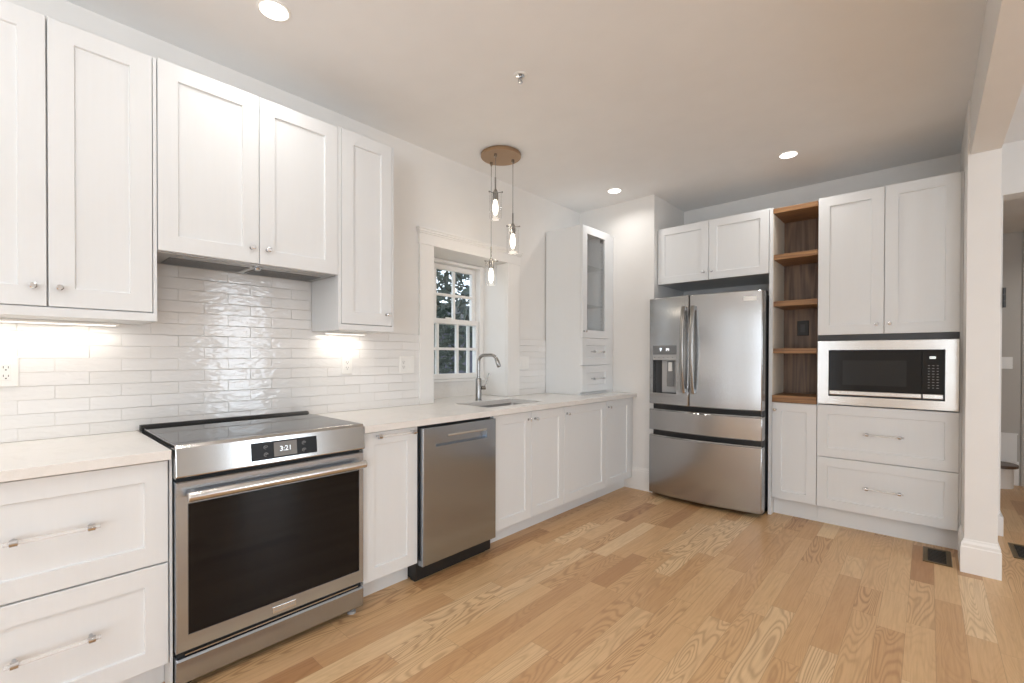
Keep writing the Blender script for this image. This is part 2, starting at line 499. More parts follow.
for a, c in RIGHT_WINDOWS: added_window('window_%d' % k, 'y', 6.2, a, c, .25, 2.32); k += 1
for a, c in REAR_WINDOWS: added_window('window_%d' % k, 'x', -2.9, a, c, .10, 2.30); k += 1
# hall beyond the doorway
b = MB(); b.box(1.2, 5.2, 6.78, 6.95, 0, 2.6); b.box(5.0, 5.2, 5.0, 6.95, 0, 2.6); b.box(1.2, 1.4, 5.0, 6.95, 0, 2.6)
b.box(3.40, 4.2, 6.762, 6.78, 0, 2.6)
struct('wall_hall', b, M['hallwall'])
struct('ceiling_hall', MB().box(1.2, 5.2, 5.0, 6.95, 2.5, 2.62), M['ceiling'])

def base_profile(b, m, u0, u1, h=.175, t=.016):
    """baseboard with a stepped ogee cap, profile swept along u"""
    pr = [(0, 0), (t, 0), (t, h - .035), (t - .003, h - .030), (t - .003, h - .018), (t - .008, h - .010), (t - .010, h), (0, h)]
    b.loops([[m(u0, o, z) for o, z in pr], [m(u1, o, z) for o, z in pr]])
    return b
b = base_profile(MB(), my(4.12), .54, .828, .21)
struct('baseboard_corner', b, M['trim'])
b = MB()
pr = [(0.0, 0.0), (.016, 0.0), (.016, .15), (.013, .156), (.013, .172), (.006, .184), (.004, .196), (0, .196)]
lps = []
for o, z in pr:
    lps.append([(2.884 - o, 4.165, z), (2.884 - o, 3.866 - o, z), (3.021 + o, 3.866 - o, z), (3.021 + o, 4.80, z), (3.021 , 4.80, z), (3.021, 3.866, z), (2.884, 3.866, z), (2.884, 4.165, z)])
b.loops(lps, True, True)
struct('baseboard_right', b, M['trim'])
b = base_profile(MB(), my(4.813), 3.05, 3.105, .175, .018)
b.box(3.105, 3.121, 4.795, 5.0, 0, .135)
struct('baseboard_back', b, M['trim'])
b = base_profile(MB(), my(6.78), 1.4, 3.386, .235, .015); struct('baseboard_hall', b, M['trim'])
b = base_profile(MB(), lambda u, o, z: (6.2 - o, u, z), -2.9, 4.813); base_profile(b, lambda u, o, z: (u, -2.9 + o, z), 0, 6.2)
struct('baseboard_far', b, M['trim'])
# backsplash tile
b = MB(); b.box(.0005, .010, -.4, 2.067, .916, 1.418); b.box(.0005, .010, .499, 1.2895, 1.418, 1.72)
struct('wall_backsplash', b, M['tile'])
struct('wall_backsplash_sink', MB().box(.0005, .010, 3.147, 3.537, .916, 1.418), M['tile'])
# window casing and the boards that line the recess
b = MB()
b.box(.0005, .022, 2.067, 2.192, .916, 2.072); b.box(.0005, .022, 2.994, 3.147, .916, 2.072)
b.box(.0005, .026, 2.060, 3.154, 2.072, 2.150)
for o0, z0, z1 in ((.032, 2.150, 2.162), (.039, 2.162, 2.178), (.044, 2.178, 2.192)):
    b.box(.0005, o0, 2.060 - o0 + .026, 3.154 + o0 - .026, z0, z1)
struct('trim_1', b, M['trim'], .0025)
b = MB(); b.box(-.40, .0, 2.186, 2.194, 1.055, 2.072); b.box(-.40, .0, 2.992, 2.999, 1.055, 2.072); b.box(-.40, .0, 2.186, 2.999, 2.074, 2.084)
b.box(-.305, .0, 2.186, 2.194, .917, 1.055); b.box(-.305, .0, 2.992, 2.999, .917, 1.055)
struct('trim_2', b, M['trim'])
# ------------------------------------------------------------------ the sash window over the sink
win = bpy.data.objects.new('window_1', None); C.objects.link(win); win.location = (-.36, 2.5925, 1.055); LOC['window_1'] = Vector(win.location)
win['kind'] = 'structure'
b = MB(); Y0, Y1 = 2.195, 2.99
b.box(-.42, -.275, Y0, Y0 + .045, 1.06, 2.07); b.box(-.336, -.275, Y1 - .045, Y1, 1.06, 2.07); b.box(-.42, -.336, Y1 - .045, Y1, 1.582, 2.07); b.box(-.42, -.336, Y1 - .006, Y1 + .008, 1.06, 1.582); b.box(-.42, -.275, Y0 + .045, Y1 - .045, 2.045, 2.07)
b.build('window_frame', M['trim'], win, .003)
MB().box(-.42, -.262, Y0, Y1, 1.047, 1.068).build('window_sill', M['trim'], win, .003)
def sash(name, x0, x1, y0, y1, z0, z1, gy0, gy1, gz0, gz1):
    b = MB()
    b.box(x0, x1, y0, gy0, z0, z1); b.box(x0, x1, gy1, y1, z0, z1); b.box(x0, x1, gy0, gy1, z0, gz0); b.box(x0, x1, gy0, gy1, gz1, z1)
    s = b.build(name, M['trim'], win, .003)
    w = .011; mb = MB()
    for k in (1, 2):
        yy = gy0 + (gy1 - gy0) * k / 3; mb.box(x0 + .004, x1 - .004, yy - w, yy + w, gz0, gz1)
    zz = (gz0 + gz1) / 2
    for k in range(3):
        a = gy0 + (gy1 - gy0) * k / 3; c = gy0 + (gy1 - gy0) * (k + 1) / 3
        mb.box(x0 + .004, x1 - .004, a + (w if k else 0), c - (w if k < 2 else 0), zz - w, zz + w)
    mb.build('muntin', M['trim'], s)
    xm = (x0 + x1) / 2
    MB().box(xm - .002, xm + .002, gy0, gy1, gz0, gz1).build('pane', M['glass'], s)
    return s
sash('upper_sash', -.372, -.338, 2.243, 2.942, 1.535, 2.043, 2.283, 2.905, 1.578, 2.000)
sash('lower_sash', -.332, -.296, 2.243, 2.942, 1.070, 1.580, 2.267, 2.918, 1.115, 1.538)
b = MB(); b.box(-.412, -.398, 2.243, 2.30, 1.07, 1.58); b.box(-.412, -.398, 2.900, 2.930, 1.07, 1.58); b.box(-.412, -.398, 2.30, 2.900, 1.07, 1.09)
b.build('screen_frame', M['trim'], win)
b = MB(); b.box(-.30, -.286, 2.56, 2.63, 1.580, 1.592); b.build('sash_lock', M['white_plastic'], win, .003)

# ------------------------------------------------------------------ ceiling downlights
def downlight(x, y, label, power=3.0, CZ=CZ):
    t = thing('recessed_downlight', label, 'ceiling light', (x, y, CZ), 'recessed ceiling downlights')
    b = MB(); b.loops([[(x + r * math.cos(2 * PI * k / 40), y + r * math.sin(2 * PI * k / 40), z) for k in range(40)]
                       for r, z in ((.068, CZ - .0005), (.067, CZ - .004), (.060, CZ - .006), (.057, CZ - .0045))], True, True)
    b.build('trim_ring', M['white_plastic'], t, 0, True)
    MB().lathe(x, y, [(.056, CZ - .0052), (.053, CZ - .0075), (.03, CZ - .0085)], 40).build('lens', M['lens'], t, 0, True)
    l = bpy.data.lights.new('downlight_beam', 'AREA'); l.shape = 'DISK'; l.size = .10; l.energy = power; l.color = (1, .975, .94); l.spread = 2.6
    o = bpy.data.objects.new('downlight_beam', l); C.objects.link(o); o.location = (x, y, CZ - .012); link_parent(o, t)
    return t
downlight(.602, .862, 'round recessed ceiling light above the upper cabinets by the range')
downlight(.603, 3.785, 'round recessed ceiling light in the corner above the glass door cabinet')
downlight(1.94, 3.99, 'round recessed ceiling light in front of the wooden shelf niche')
for x, y, w in ((1.94, .862, 'above the camera'), (.62, -1.5, 'at the rear left'), (1.94, -1.5, 'at the rear middle'), (4.6, .8, 'over the adjoining room, near end'), (4.6, 3.2, 'over the adjoining room, far end')):  # unseen downlights added to even out the room light
    downlight(x, y, 'round recessed ceiling light outside the picture ' + w)
downlight(3.9, 5.9, 'round recessed ceiling light in the hall beyond the doorway', 8, 2.5)  # unseen lamp added to brighten the dim hall
def added_uplighter(x, y, label, power):  # invented lamp out of view, added to throw light onto the ceiling
    t = thing('torchiere_lamp', label, 'floor lamp', (x, y, 0), 'uplighter floor lamps')
    MB().lathe(x, y, [(.14, 0), (.14, .012), (.10, .022), (.02, .03)], 36).build('base', M['charcoal'], t, 0, True)
    MB().cyl((x, y, .02), (x, y, 1.72), .012, 14).build('pole', M['charcoal'], t, 0, True)
    b = MB(); b.lathe(x, y, [(.02, 1.70), (.08, 1.72), (.16, 1.80), (.165, 1.80), (.155, 1.79), (.07, 1.735), (.02, 1.725)], 36, True, True); b.build('bowl_shade', M['white_plastic'], t, 0, True)
    l = bpy.data.lights.new('uplight', 'AREA'); l.shape = 'DISK'; l.size = .22; l.energy = power; l.color = (.96, .98, 1)
    o = bpy.data.objects.new('uplight', l); C.objects.link(o); o.location = (x, y, 1.81); o.rotation_euler = (PI, 0, 0); link_parent(o, t)
added_uplighter(2.3, -1.0, 'uplighter floor lamp behind the camera, outside the picture', 56)
# sprinkler
x, y = 1.093, 1.930
t = thing('fire_sprinkler', 'small chrome fire sprinkler head in the middle of the ceiling', 'sprinkler', (x, y, CZ))
b = MB(); b.lathe(x, y, [(.036, CZ - .0005), (.036, CZ - .003), (.030, CZ - .006), (.024, CZ - .004)], 28); b.build('escutcheon', M['white_plastic'], t, 0, True)
b = MB(); b.lathe(x, y, [(.022, CZ - .004), (.022, CZ - .0055), (.008, CZ - .008), (.008, CZ - .016), (.004, CZ - .018), (.004, CZ - .028)], 20); b.build('sprinkler_body', M['chrome'], t, 0, True)
b = MB()
for s in (-1, 1): b.tube([(x + s * .009, y, CZ - .012), (x + s * .013, y, CZ - .024), (x + s * .005, y, CZ - .036)], .0022, 8)
b.lathe(x, y, [(.003, CZ - .032), (.004, CZ - .037), (.013, CZ - .038), (.013, CZ - .040), (.003, CZ - .041)], 20); b.build('deflector', M['chrome'], t, 0, True)

# ------------------------------------------------------------------ three-light pendant
t = thing('pendant_light', 'three clear glass pendants hanging from one round metal ceiling canopy', 'pendant light', (.353, 2.555, CZ))
b = MB(); b.lathe(.353, 2.555, [(.146, CZ - .0005), (.150, CZ - .006), (.150, CZ - .022), (.146, CZ - .026)], 56); b.build('canopy', M['bronze'], t, 0, True)
for (px, py, zs, zc, zb) in ((.240, 2.567, 2.103, 1.987, 1.812), (.369, 2.481, 2.575, 2.457, 2.270), (.395, 2.642, 2.344, 2.237, 2.045)):
    b = MB(); b.lathe(px, py, [(.011, CZ - .026), (.011, CZ - .045), (.006, CZ - .052), (.003, CZ - .056)], 16); b.build('cord_grip', M['nickel'], t, 0, True)
    MB().cyl((px, py, CZ - .05), (px, py, zs - .002), .0022, 8).build('cord', M['nickel'], t, 0, True)
    b = MB(); b.lathe(px, py, [(.003, zs), (.0055, zs - .004), (.0055, zc + .032), (.012, zc + .020), (.018, zc + .010), (.021, zc + .002), (.021, zc - .048), (.017, zc - .052)], 20)
    for a in range(3):
        an = 2 * PI * a / 3 + .35; b.tube([(px + .018 * math.cos(an), py + .018 * math.sin(an), zc), (px + .056 * math.cos(an), py + .056 * math.sin(an), zc)], .003, 8)
        b.tube([(px + .053 * math.cos(an), py + .053 * math.sin(an), zc), (px + .058 * math.cos(an), py + .058 * math.sin(an), zc)], .006, 10)
    so = b.build('socket', M['nickel'], t, 0, True)
    b = MB(); b.lathe(px, py, [(.046, zc + .012), (.046, zb), (.0435, zb), (.0435, zc + .012), (.046, zc + .012)], 36, False, False); b.build('glass_shade', M['clear'], t, 0, True)
    b = MB(); b.lathe(px, py, [(.012, zc - .052), (.013, zc - .062), (.019, zc - .085), (.022, zc - .105), (.019, zc - .135), (.010, zc - .156), (.003, zc - .160)], 20); b.build('bulb', M['filament'], t, 0, True)
    l = bpy.data.lights.new('bulb_light', 'POINT'); l.energy = 1.0; l.color = (1, .88, .72); l.shadow_soft_size = .045
    o = bpy.data.objects.new('bulb_light', l); C.objects.link(o); o.location = (px, py, zc - .19); link_parent(o, t)

# ------------------------------------------------------------------ left run: base cabinets
XB = .613                     # carcass face; doors reach .635
ZT = .873
def base_cab(name, label, y0, y1, loc_y=None, toe=True, z0=.112):
    t = thing(name, label, 'cabinet', (.32, (y0 + y1) / 2, 0))
    b = MB()
    if name == 'sink_base_cabinet':
        a, c = y0 + .001, y1 - .001
        b.box(.012, XB - .001, a, a + .018, z0, .878); b.box(.012, XB - .001, c - .018, c, z0, .878); b.box(.012, .030, a + .018, c - .018, z0, .878)
        b.box(.030, XB - .001, a + .018, c - .018, z0, z0 + .018); b.box(XB - .020, XB - .001, a + .018, c - .018, z0 + .018, .878)
    else: b.box(.012, XB - .001, y0 + .001, y1 - .001, z0, .878)
    b.build('carcass', M['cab'], t)
    if toe: MB().box(.50, .54, y0 + .001, y1 - .001, 0, z0).build('toe_kick', M['cab'], t)
    return t
m = mx(XB)
t = base_cab('drawer_base_cabinet', 'white base cabinet with two wide drawers left of the range', -.16, .478)
for z0, z1, zh in ((.117, .493, .318), (.499, ZT, .691)):
    d = MB().shaker(m, -.135, .474, z0, z1, .068).build('drawer', M['cab'], t); pull(d, m, .172, zh, .176)
MB().box(.30, .634, .4785, .4865, 0, .878).build('end_panel', M['cab'], t)
t = base_cab('pullout_base_cabinet', 'narrow white pull-out base cabinet between range and dishwasher', 1.262, 1.6)
d = door(t, m, 1.268, 1.597, .117, ZT); pull(d, m, 1.449, .853, .21, .012)
t = base_cab('sink_base_cabinet', 'white two-door base cabinet under the sink', 2.190, 2.976)
door(t, m, 2.196, 2.580, .117, ZT, kn=(2.546, .818)); door(t, m, 2.584, 2.973, .117, ZT, kn=(2.618, .818))
t = base_cab('base_cabinet', 'white single-door base cabinet right of the two sink doors', 2.976, 3.600)
door(t, m, 2.979, 3.598, .117, ZT, kn=(3.010, .818))
t = base_cab('corner_base_cabinet', 'narrowest white base cabinet, at the wall end of the counter', 3.600, 4.118)
door(t, m, 3.604, 4.040, .117, ZT, kn=(3.640, .818))
MB().box(XB, XB + .006, 4.043, 4.117, .112, .878).build('filler_strip', M['cab'], t)
# countertops
MB().box(.0115, .662, -.18, .480, .880, .915).build('countertop', M['quartz'], None, .002)
o = bpy.data.objects['countertop']; tag(o, 'short white quartz countertop left of the range', 'countertop')
SX0, SX1, SY0, SY1 = .165, .515, 2.27, 2.885
b = MB()
b.box(.0115, .662, 1.2615, SY0, .880, .915); b.box(.0115, .662, SY1, 4.1185, .880, .915)
b.box(.0115, SX0, SY0, SY1, .880, .915); b.box(SX1, .662, SY0, SY1, .880, .915)
b.box(-.302, .0115, 2.196, 2.990, .880, .915); b.box(-.308, -.290, 2.196, 2.990, .915, 1.044)
bmesh.ops.remove_doubles(b.bm, verts=b.bm.verts, dist=1e-5)
o = b.build('countertop', M['quartz'], None); tag(o, 'long white quartz countertop with the undermount sink, running under the window', 'countertop')
# sink
t = thing('kitchen_sink', 'undermount stainless steel sink below the window', 'sink', ((SX0 + SX1) / 2, (SY0 + SY1) / 2, .70))
def rrect(x0, x1, y0, y1, r, z, n=5):
    out = []
    for cx, cy, a0 in ((x1 - r, y1 - r, 0), (x0 + r, y1 - r, 90), (x0 + r, y0 + r, 180), (x1 - r, y0 + r, 270)):
        for k in range(n + 1):
            a = math.radians(a0 + 90 * k / n); out.append((cx + r * math.cos(a), cy + r * math.sin(a), z))
    return out
b = MB()
A = lambda i, r, z: rrect(SX0 + i, SX1 - i, SY0 + i, SY1 - i, r, z)
b.loops([A(-.02, .03, .8795), A(.002, .03, .8795), A(.004, .03, .875), A(.008, .03, .72), A(.03, .03, .70)], False, True)
b.build('basin', M['sink'], t, 0, True)
b = MB(); b.lathe((SX0 + SX1) / 2, (SY0 + SY1) / 2, [(.045, .7003), (.045, .703), (.036, .704), (.03, .7015), (.004, .7015)], 24); b.build('drain', M['chrome'], t, 0, True)
# faucet
t = thing('kitchen_faucet', 'brushed nickel gooseneck faucet behind the sink', 'faucet', (.10, 2.57, .915))
fx, fy = .10, 2.57
b = MB(); b.lathe(fx, fy, [(.027, .9152), (.027, .921), (.0235, .923), (.0235, 1.085), (.021, 1.090), (.015, 1.092)], 28); b.build('faucet_body', M['nickel'], t, 0, True)
pts = [(fx, fy, 1.085), (fx, fy, 1.12), (fx, fy, 1.20)]
for k in range(0, 7):
    a = PI / 2 * k / 6; pts.append((fx + .05 - .05 * math.cos(a), fy + .018 * (1 - math.cos(a)), 1.222 + .05 * math.sin(a)))
pts += [(fx + .10, fy + .035, 1.273)]
for k in range(1, 7):
    a = math.radians(72) * k / 6; pts.append((fx + .10 + .05 * math.sin(a), fy + .035 + .018 * math.sin(a), 1.273 - .05 * (1 - math.cos(a))))
e = Vector(pts[-1]); dn = Vector((.33, .12, -.94)).normalized()
MB().tube(pts, .0128, 16).build('spout', M['nickel'], t, 0, True)
b = MB(); b.tube([e - dn * .008, e, e + dn * .055, e + dn * .062], [.0135, .0155, .0165, .012], 18); b.build('spray_head', M['nickel'], t, 0, True)
b = MB(); q = Vector((fx, fy, 1.015)); s = Vector((.45, .89, 0)).normalized()
b.tube([q + s * .022, q + s * .056], .0165, 18); b.tube([q + s * .048, q + s * .050 + Vector((.01, .012, .05)), q + s * .055 + Vector((.02, .024, .115))], [.006, .0048, .0042], 12)
b.build('lever', M['nickel'], t, 0, True)

# ------------------------------------------------------------------ range
y0, y1 = .489, 1.2535
t = thing('electric_range', 'stainless steel slide-in electric range with a glass cooktop', 'range', (.33, .871, 0))
MB().box(.035, .622, y0 + .002, y1 - .002, .04, .914).build('range_body', M['charcoal'], t)
MB().box(.052, .654, y0 + .003, y1 - .003, .9145, .930).build('cooktop', M['cooktop'], t, .002)
b = MB(); b.loops([[(.012, yy, .9145), (.051, yy, .9145), (.051, yy, .931), (.040, yy, .941), (.012, yy, .941)] for yy in (y0 - .004, y1 + .004)]); b.build('rear_trim', M['black'], t, .002)
b = MB()
pr = [(.600, .803), (.664, .803), (.679, .810), (.679, .815), (.668, .918), (.660, .930), (.654, .931), (.654, .9145), (.600, .9145)]
b.loops([[(px, yy, pz) for px, pz in pr] for yy in (y0, y1)])
cp = b.build('control_panel', M['steel_smooth'], t, .006, False, 3)
def onp(z): return .679 - (z - .815) * (.011 / .103)
tilt = math.atan2(.011, .103)
b = MB()
for yy0, yy1, za, zb, d, mi in ((.744, 1.016, .829, .902, .0012, 0), (.832, .927, .836, .896, .0020, 1)):
    b.mi = mi; b.loops([[(onp(za) + d * (k == 1) - .004 * (k == 0), yy0, za), (onp(za) + d * (k == 1) - .004 * (k == 0), yy1, za), (onp(zb) + d * (k == 1) - .004 * (k == 0), yy1, zb), (onp(zb) + d * (k == 1) - .004 * (k == 0), yy0, zb)] for k in (0, 1)])
dp = b.build('display', [M['display_black'], M['screen_grey']], cp)
text('clock_digits', '3:21', .030, M['display'], t, (onp(.866) + .0026, .880, .866), (PI / 2 - tilt, 0, PI / 2), .0003)
for yy, zz in ((.800, .880), (.800, .850), (.958, .878), (.958, .848)):
    X = onp(zz) + .0012; b = MB()
    b.tube([(X, yy + .008 * math.cos(a), zz + .007 * math.sin(a)) for a in [i * 2 * PI / 9 for i in range(8)]], .0011, 6)
    b.box(X, X + .001, yy - .003, yy + .003, zz - .001, zz + .001)
    b.build('touch_icon', M['legend'], t)
# oven door
m = mx(.625)
b = MB(); b.rect_panel(m, y0 + .002, y1 - .002, .152, .791, .045, .527, 1.228, .213, .708, .004, .002, .004)
od = b.build('oven_door', M['steel'], t)
MB().box(.6655, .6685, .530, 1.225, .2155, .7055).build('oven_window', M['black_glass'], od)
b = MB()
hz, hx = .742, .712
b.tube([(hx, .518, hz), (hx, 1.238, hz)], .0185, 24)
for yy in (.545, 1.218): b.tube([(.668, yy, hz), (hx, yy, hz)], .012, 14)
b.build('oven_handle', M['handle_steel'], od, .004)
bp = MB().box(.668, .6735, .826, .924, .1675, .1945).build('badge_plate', M['handle_steel'], od, .0015)
text('badge_lettering', 'FRIGIDAIRE', .0135, M['legend'], t, (.6738, .875, .181), FX, .0004, 1.25)
MB().box(.600, .640, y0 + .01, y1 - .01, .7915, .8025).build('vent_gap', M['black'], t)
MB().box(.60, .648, y0 + .006, y1 - .006, .128, .1515).build('drawer_gap', M['black'], t)
MB().box(.645, .664, y0 + .03, y1 - .03, .1355, .1405).build('drawer_lip', M['steel_smooth'], t)
b = MB(); b.loops([[(.55, yy, .028), (.655, yy, .028), (.668, yy, .034), (.670, yy, .120), (.664, yy, .128), (.55, yy, .128)] for yy in (y0 + .002, y1 - .002)])
b.build('storage_drawer', M['steel'], t, .004)
for xx, yy in ((.60, y0 + .05), (.63, y1 - .045), (.10, y0 + .05), (.10, y1 - .05)):
    b = MB(); b.lathe(xx, yy, [(.020, 0), (.020, .012), (.009, .014), (.009, .042)], 16); b.build('leveling_foot', M['black'] if xx < .62 else M['lightgrey_plastic'], t, 0, True)

# ------------------------------------------------------------------ dishwasher
t = thing('dishwasher', 'stainless steel dishwasher between the pull-out cabinet and sink cabinet', 'dishwasher', (.33, 1.893, 0))
MB().box(.03, .615, 1.6025, 2.187, .01, .877).build('dishwasher_tub', M['black'], t)
MB().box(.56, .603, 1.603, 2.150, .0, .10).build('toe_panel', M['black'], t)
m = mx(.618)
b = MB()
b.rect_panel(m, 1.610, 2.184, .098, .864, .052, 1.698, 2.102, .752, .808, .034, .004, .004)
dd = b.build('dishwasher_door', M['steel_dw'], t)
b = MB(); b.box(.657, .6735, 1.785, 2.100, .8005, .8145); b.build('pocket_handle', M['handle_steel'], dd, .003)
MB().box(.58, .617, 1.606, 2.184, .10, .868).build('door_liner', M['charcoal'], t)

# ------------------------------------------------------------------ upper cabinets on the left wall
XU = .315; ZU = 2.512
m = mx(XU)
def frame_cab(name, label, y0, y1, doors, zb, zd, ls=True, rs=True, ZU=ZU):
    t = thing(name, label, 'cabinet', (.16, (y0 + y1) / 2, zb))
    MB().box(.0115, XU - .001, y0, y1, zb, ZU).build('carcass', M['cab'], t)
    b = MB()
    b.box(XU, .335, y0, y1, zb, zd - .004)
    if rs: b.box(XU, .335, doors[-1][1] + .003, y1, zd - .004, ZU)
    if ls: b.box(XU, .335, y0, doors[0][0] - .003, zd - .004, ZU)
    b.build('face_frame', M['cab'], t, .001)
    for u0, u1, kn in doors: door(t, m, u0, u1, zd, ZU, rail=.070, kn=kn)
    return t
frame_cab('wall_cabinet', 'white two-door wall cabinet left of the range, nearest the camera', -.152, .4965, [(-.135, .172, (.137, 1.512)), (.177, .481, (.205, 1.512))], 1.406, 1.443, ZU=2.500)
t = thing('hood_cabinet', 'white two-door wall cabinet with the range hood built in', 'cabinet', (.16, .898, 1.71))
MB().box(.0115, XU - .001, .4985, 1.289, 1.724, 2.507).build('carcass', M['cab'], t)
door(t, m,   .500, .891, 1.706, 2.507, rail=.070, kn=(.857, 1.776)); door(t, m, .894, 1.2885, 1.706, 2.507, rail=.070, kn=(.928, 1.776))
frame_cab('narrow_wall_cabinet', 'tall narrow one-door wall cabinet between hood cabinet and window', 1.291, 1.642, [(1.311, 1.628, (1.590, 1.508))], 1.408, 1.443, ZU=2.514)
# hood insert
t = thing('range_hood', 'flat grey built-in range hood under the middle wall cabinet', 'range hood', (.16, .90, 1.70))
MB().box(.013, .3105, .502, 1.286, 1.700, 1.7225).build('hood_panel', M['hood'], t, .002)
for a, c in ((.56, .885), (.915, 1.245)):
    b = MB(); b.box(.05, .225, a, c, 1.6965, 1.6998)
    for k in range(12): b.box(.055 + k * .0143, .060 + k * .0143, a + .01, c - .01, 1.6955, 1.6968)
    b.build('grease_filter', M['hood_mesh'], t)
for a, c in ((.575, .775), (1.05, 1.24)):
    MB().box(.245, .285, a, c, 1.6975, 1.6998).build('hood_lamp', M['lightgrey_plastic'], t)
b = MB(); b.lathe(.27, .905, [(.022, 1.6998), (.022, 1.696), (.016, 1.694), (.013, 1.684), (.010, 1.682)], 24); b.build('control_knob', M['chrome'], t, 0, True)
# under-cabinet lights
def led_bar(label, y0, y1, x0=.06, z=1.4055, power=.9):
    t = thing('under_cabinet_light', label, 'light', (x0 + .02, (y0 + y1) / 2, z), 'under-cabinet light strips')
    MB().box(x0, x0 + .04, y0, y1, z - .012, z - .0005).build('light_housing', M['white_plastic'], t, .002)
    MB().box(x0 + .004, x0 + .036, y0 + .006, y1 - .012, z - .0135, z - .0122).build('diffuser', M['led'], t)
    area_light('led_light', (x0 + .02, (y0 + y1) / 2, z - .016), (0, 0, 0), .03, y1 - y0 - .02, power, (1, .92, .82), t)
led_bar('slim light strip under the two-door wall cabinet left of the range', -.13, .405)
led_bar('short slim light strip under the narrow wall cabinet by the window', 1.34, 1.60, .06, 1.4075, .75)

# ------------------------------------------------------------------ tall glass-door cabinet standing on the counter
t = thing('glass_door_cabinet', 'tall white glass-door cabinet standing on the counter beyond the sink', 'cabinet', (.2, 3.78, .9155))
ya, yb_, xa, xf = 3.538, 4.006, .012, .404
b = MB()
b.box(xa, xf, ya, ya + .018, .9155, 2.448); b.box(xa, xf, yb_ - .018, yb_, .9155, 2.448); b.box(xa, xa + .012, ya + .018, yb_ - .018, .9155, 2.448)
b.box(xa + .012, xf, ya + .018, yb_ - .018, 2.430, 2.448); b.box(xa + .012, xf, ya + .018, yb_ - .018, 1.428, 1.446)
b.box(xa + .012, xf, ya + .018, yb_ - .018, .9155, .9335); b.box(xa + .012, xf, ya + .018, yb_ - .018, 1.178, 1.190)
b.build('carcass', M['cab'], t)
MB().box(xf - .03, xf - .002, yb_ + .001, 4.117, .9155, 2.448).build('filler_strip', M['cab'], t)
m = mx(xf)
b = MB(); u0, u1, z0, z1 = ya + .001, yb_ - .001, 1.434, 2.448
gu0, gu1, gz0, gz1 = 3.614, 3.922, 1.506, 2.378
L = lambda a, c, d, e, o: [m(a, o, d), m(c, o, d), m(c, o, e), m(a, o, e)]
b.loops([L(gu0, gu1, gz0, gz1, .002), L(u0, u1, z0, z1, .002), L(u0, u1, z0, z1, .0205), L(u0 + .0015, u1 - .0015, z0 + .0015, z1 - .0015, .022), L(gu0, gu1, gz0, gz1, .022), L(gu0, gu1, gz0, gz1, .002)], False, False)
gd = b.build('glass_door', M['cab'], t); knob(gd, m, 3.562, 1.492)
MB().box(xf + .008, xf + .012, gu0, gu1, gz0, gz1).build('glass_pane', M['clear'], gd)
for z in (2.105, 1.742): MB().box(xa + .02, xf - .02, ya + .022, yb_ - .022, z - .003, z + .003).build('glass_shelf', M['shelf_glass'], t)
for xx in (.08, .345):
    for k in range(24): MB().cyl((xx, yb_ - .0185, 1.50 + k * .036), (xx, yb_ - .0175, 1.50 + k * .036), .0032, 8).build('shelf_pin_hole', M['grey_plastic'], t)
MB().box(xf - .05, xf - .004, yb_ - .06, yb_ - .0185, 2.36, 2.40).build('door_hinge', M['nickel'], t, .004)
for z0, z1 in ((.940, 1.180), (1.186, 1.430)):
    d = MB().shaker(m, ya + .001, yb_ - .001, z0, z1, .064).build('drawer', M['cab'], t); pull(d, m, 3.772, (z0 + z1) / 2, .165, .004)

# ------------------------------------------------------------------ outlets and switches
def plate_x(name, label, X, u0, u1, z0, z1, kinds, cat='outlet'):
    t = thing(name, label, cat, (X, (u0 + u1) / 2, (z0 + z1) / 2), 'white wall outlets and switches')
    m = mx(X); b = MB()
    lp = lambda i, o: [m(u0 + i, o, z0 + i), m(u1 - i, o, z0 + i), m(u1 - i, o, z1 - i), m(u0 + i, o, z1 - i)]
    b.loops([lp(0, .0004), lp(0, .003), lp(.004, .0062)]); b.build('wall_plate', M['white_plastic'], t)
    n = len(kinds); w = (u1 - u0) / n
    for i, kd in enumerate(kinds):
        uc = u0 + w * (i + .5); zc = (z0 + z1) / 2
        b = MB(); b.pbox(m, uc - .0165, uc + .0165, .0055, .0078, zc - .033, zc + .033)
        if kd == 'outlet':
            d = b.build('receptacle', M['white_plastic'], t, .0015)
            b = MB()
            for s in (-1, 1):
                zz = zc + s * .017
                b.pbox(m, uc - .0078, uc - .0058, .0077, .0083, zz - .002, zz + .007); b.pbox(m, uc + .0058, uc + .0078, .0077, .0083, zz - .002, zz + .006)
                b.cyl(m(uc, .0077, zz - .008), m(uc, .0083, zz - .008), .0026, 10)
            b.build('slots', M['black'], d)
        else:
            d = b.build('rocker_switch', M['white_plastic'], t, .0015)
            MB().pbox(m, uc - .014, uc + .014, .0077, .0092, zc - .030, zc + .002).build('rocker', M['white_plastic'], d)
    return t
XT = .010
plate_x('wall_outlet', 'white outlet on the tile left of the range, at the picture edge', XT, .034, .106, 1.136, 1.256, ['outlet'])
plate_x('wall_outlet', 'white outlet on the tile directly under the narrow wall cabinet', XT, 1.477, 1.546, 1.149, 1.263, ['outlet'])
plate_x('outlet_and_switch', 'white double plate with outlet and switch left of the window', XT, 1.901, 2.020, 1.146, 1.264, ['outlet', 'switch'])
plate_x('switch_plate', 'white double switch plate right of the window', XT, 3.154, 3.288, 1.150, 1.262, ['switch', 'switch'], 'switch')

# ------------------------------------------------------------------ back run
YF = 4.204                    # carcass face; doors reach 4.182
YB = 4.811
m = my(YF); ZC = 2.452
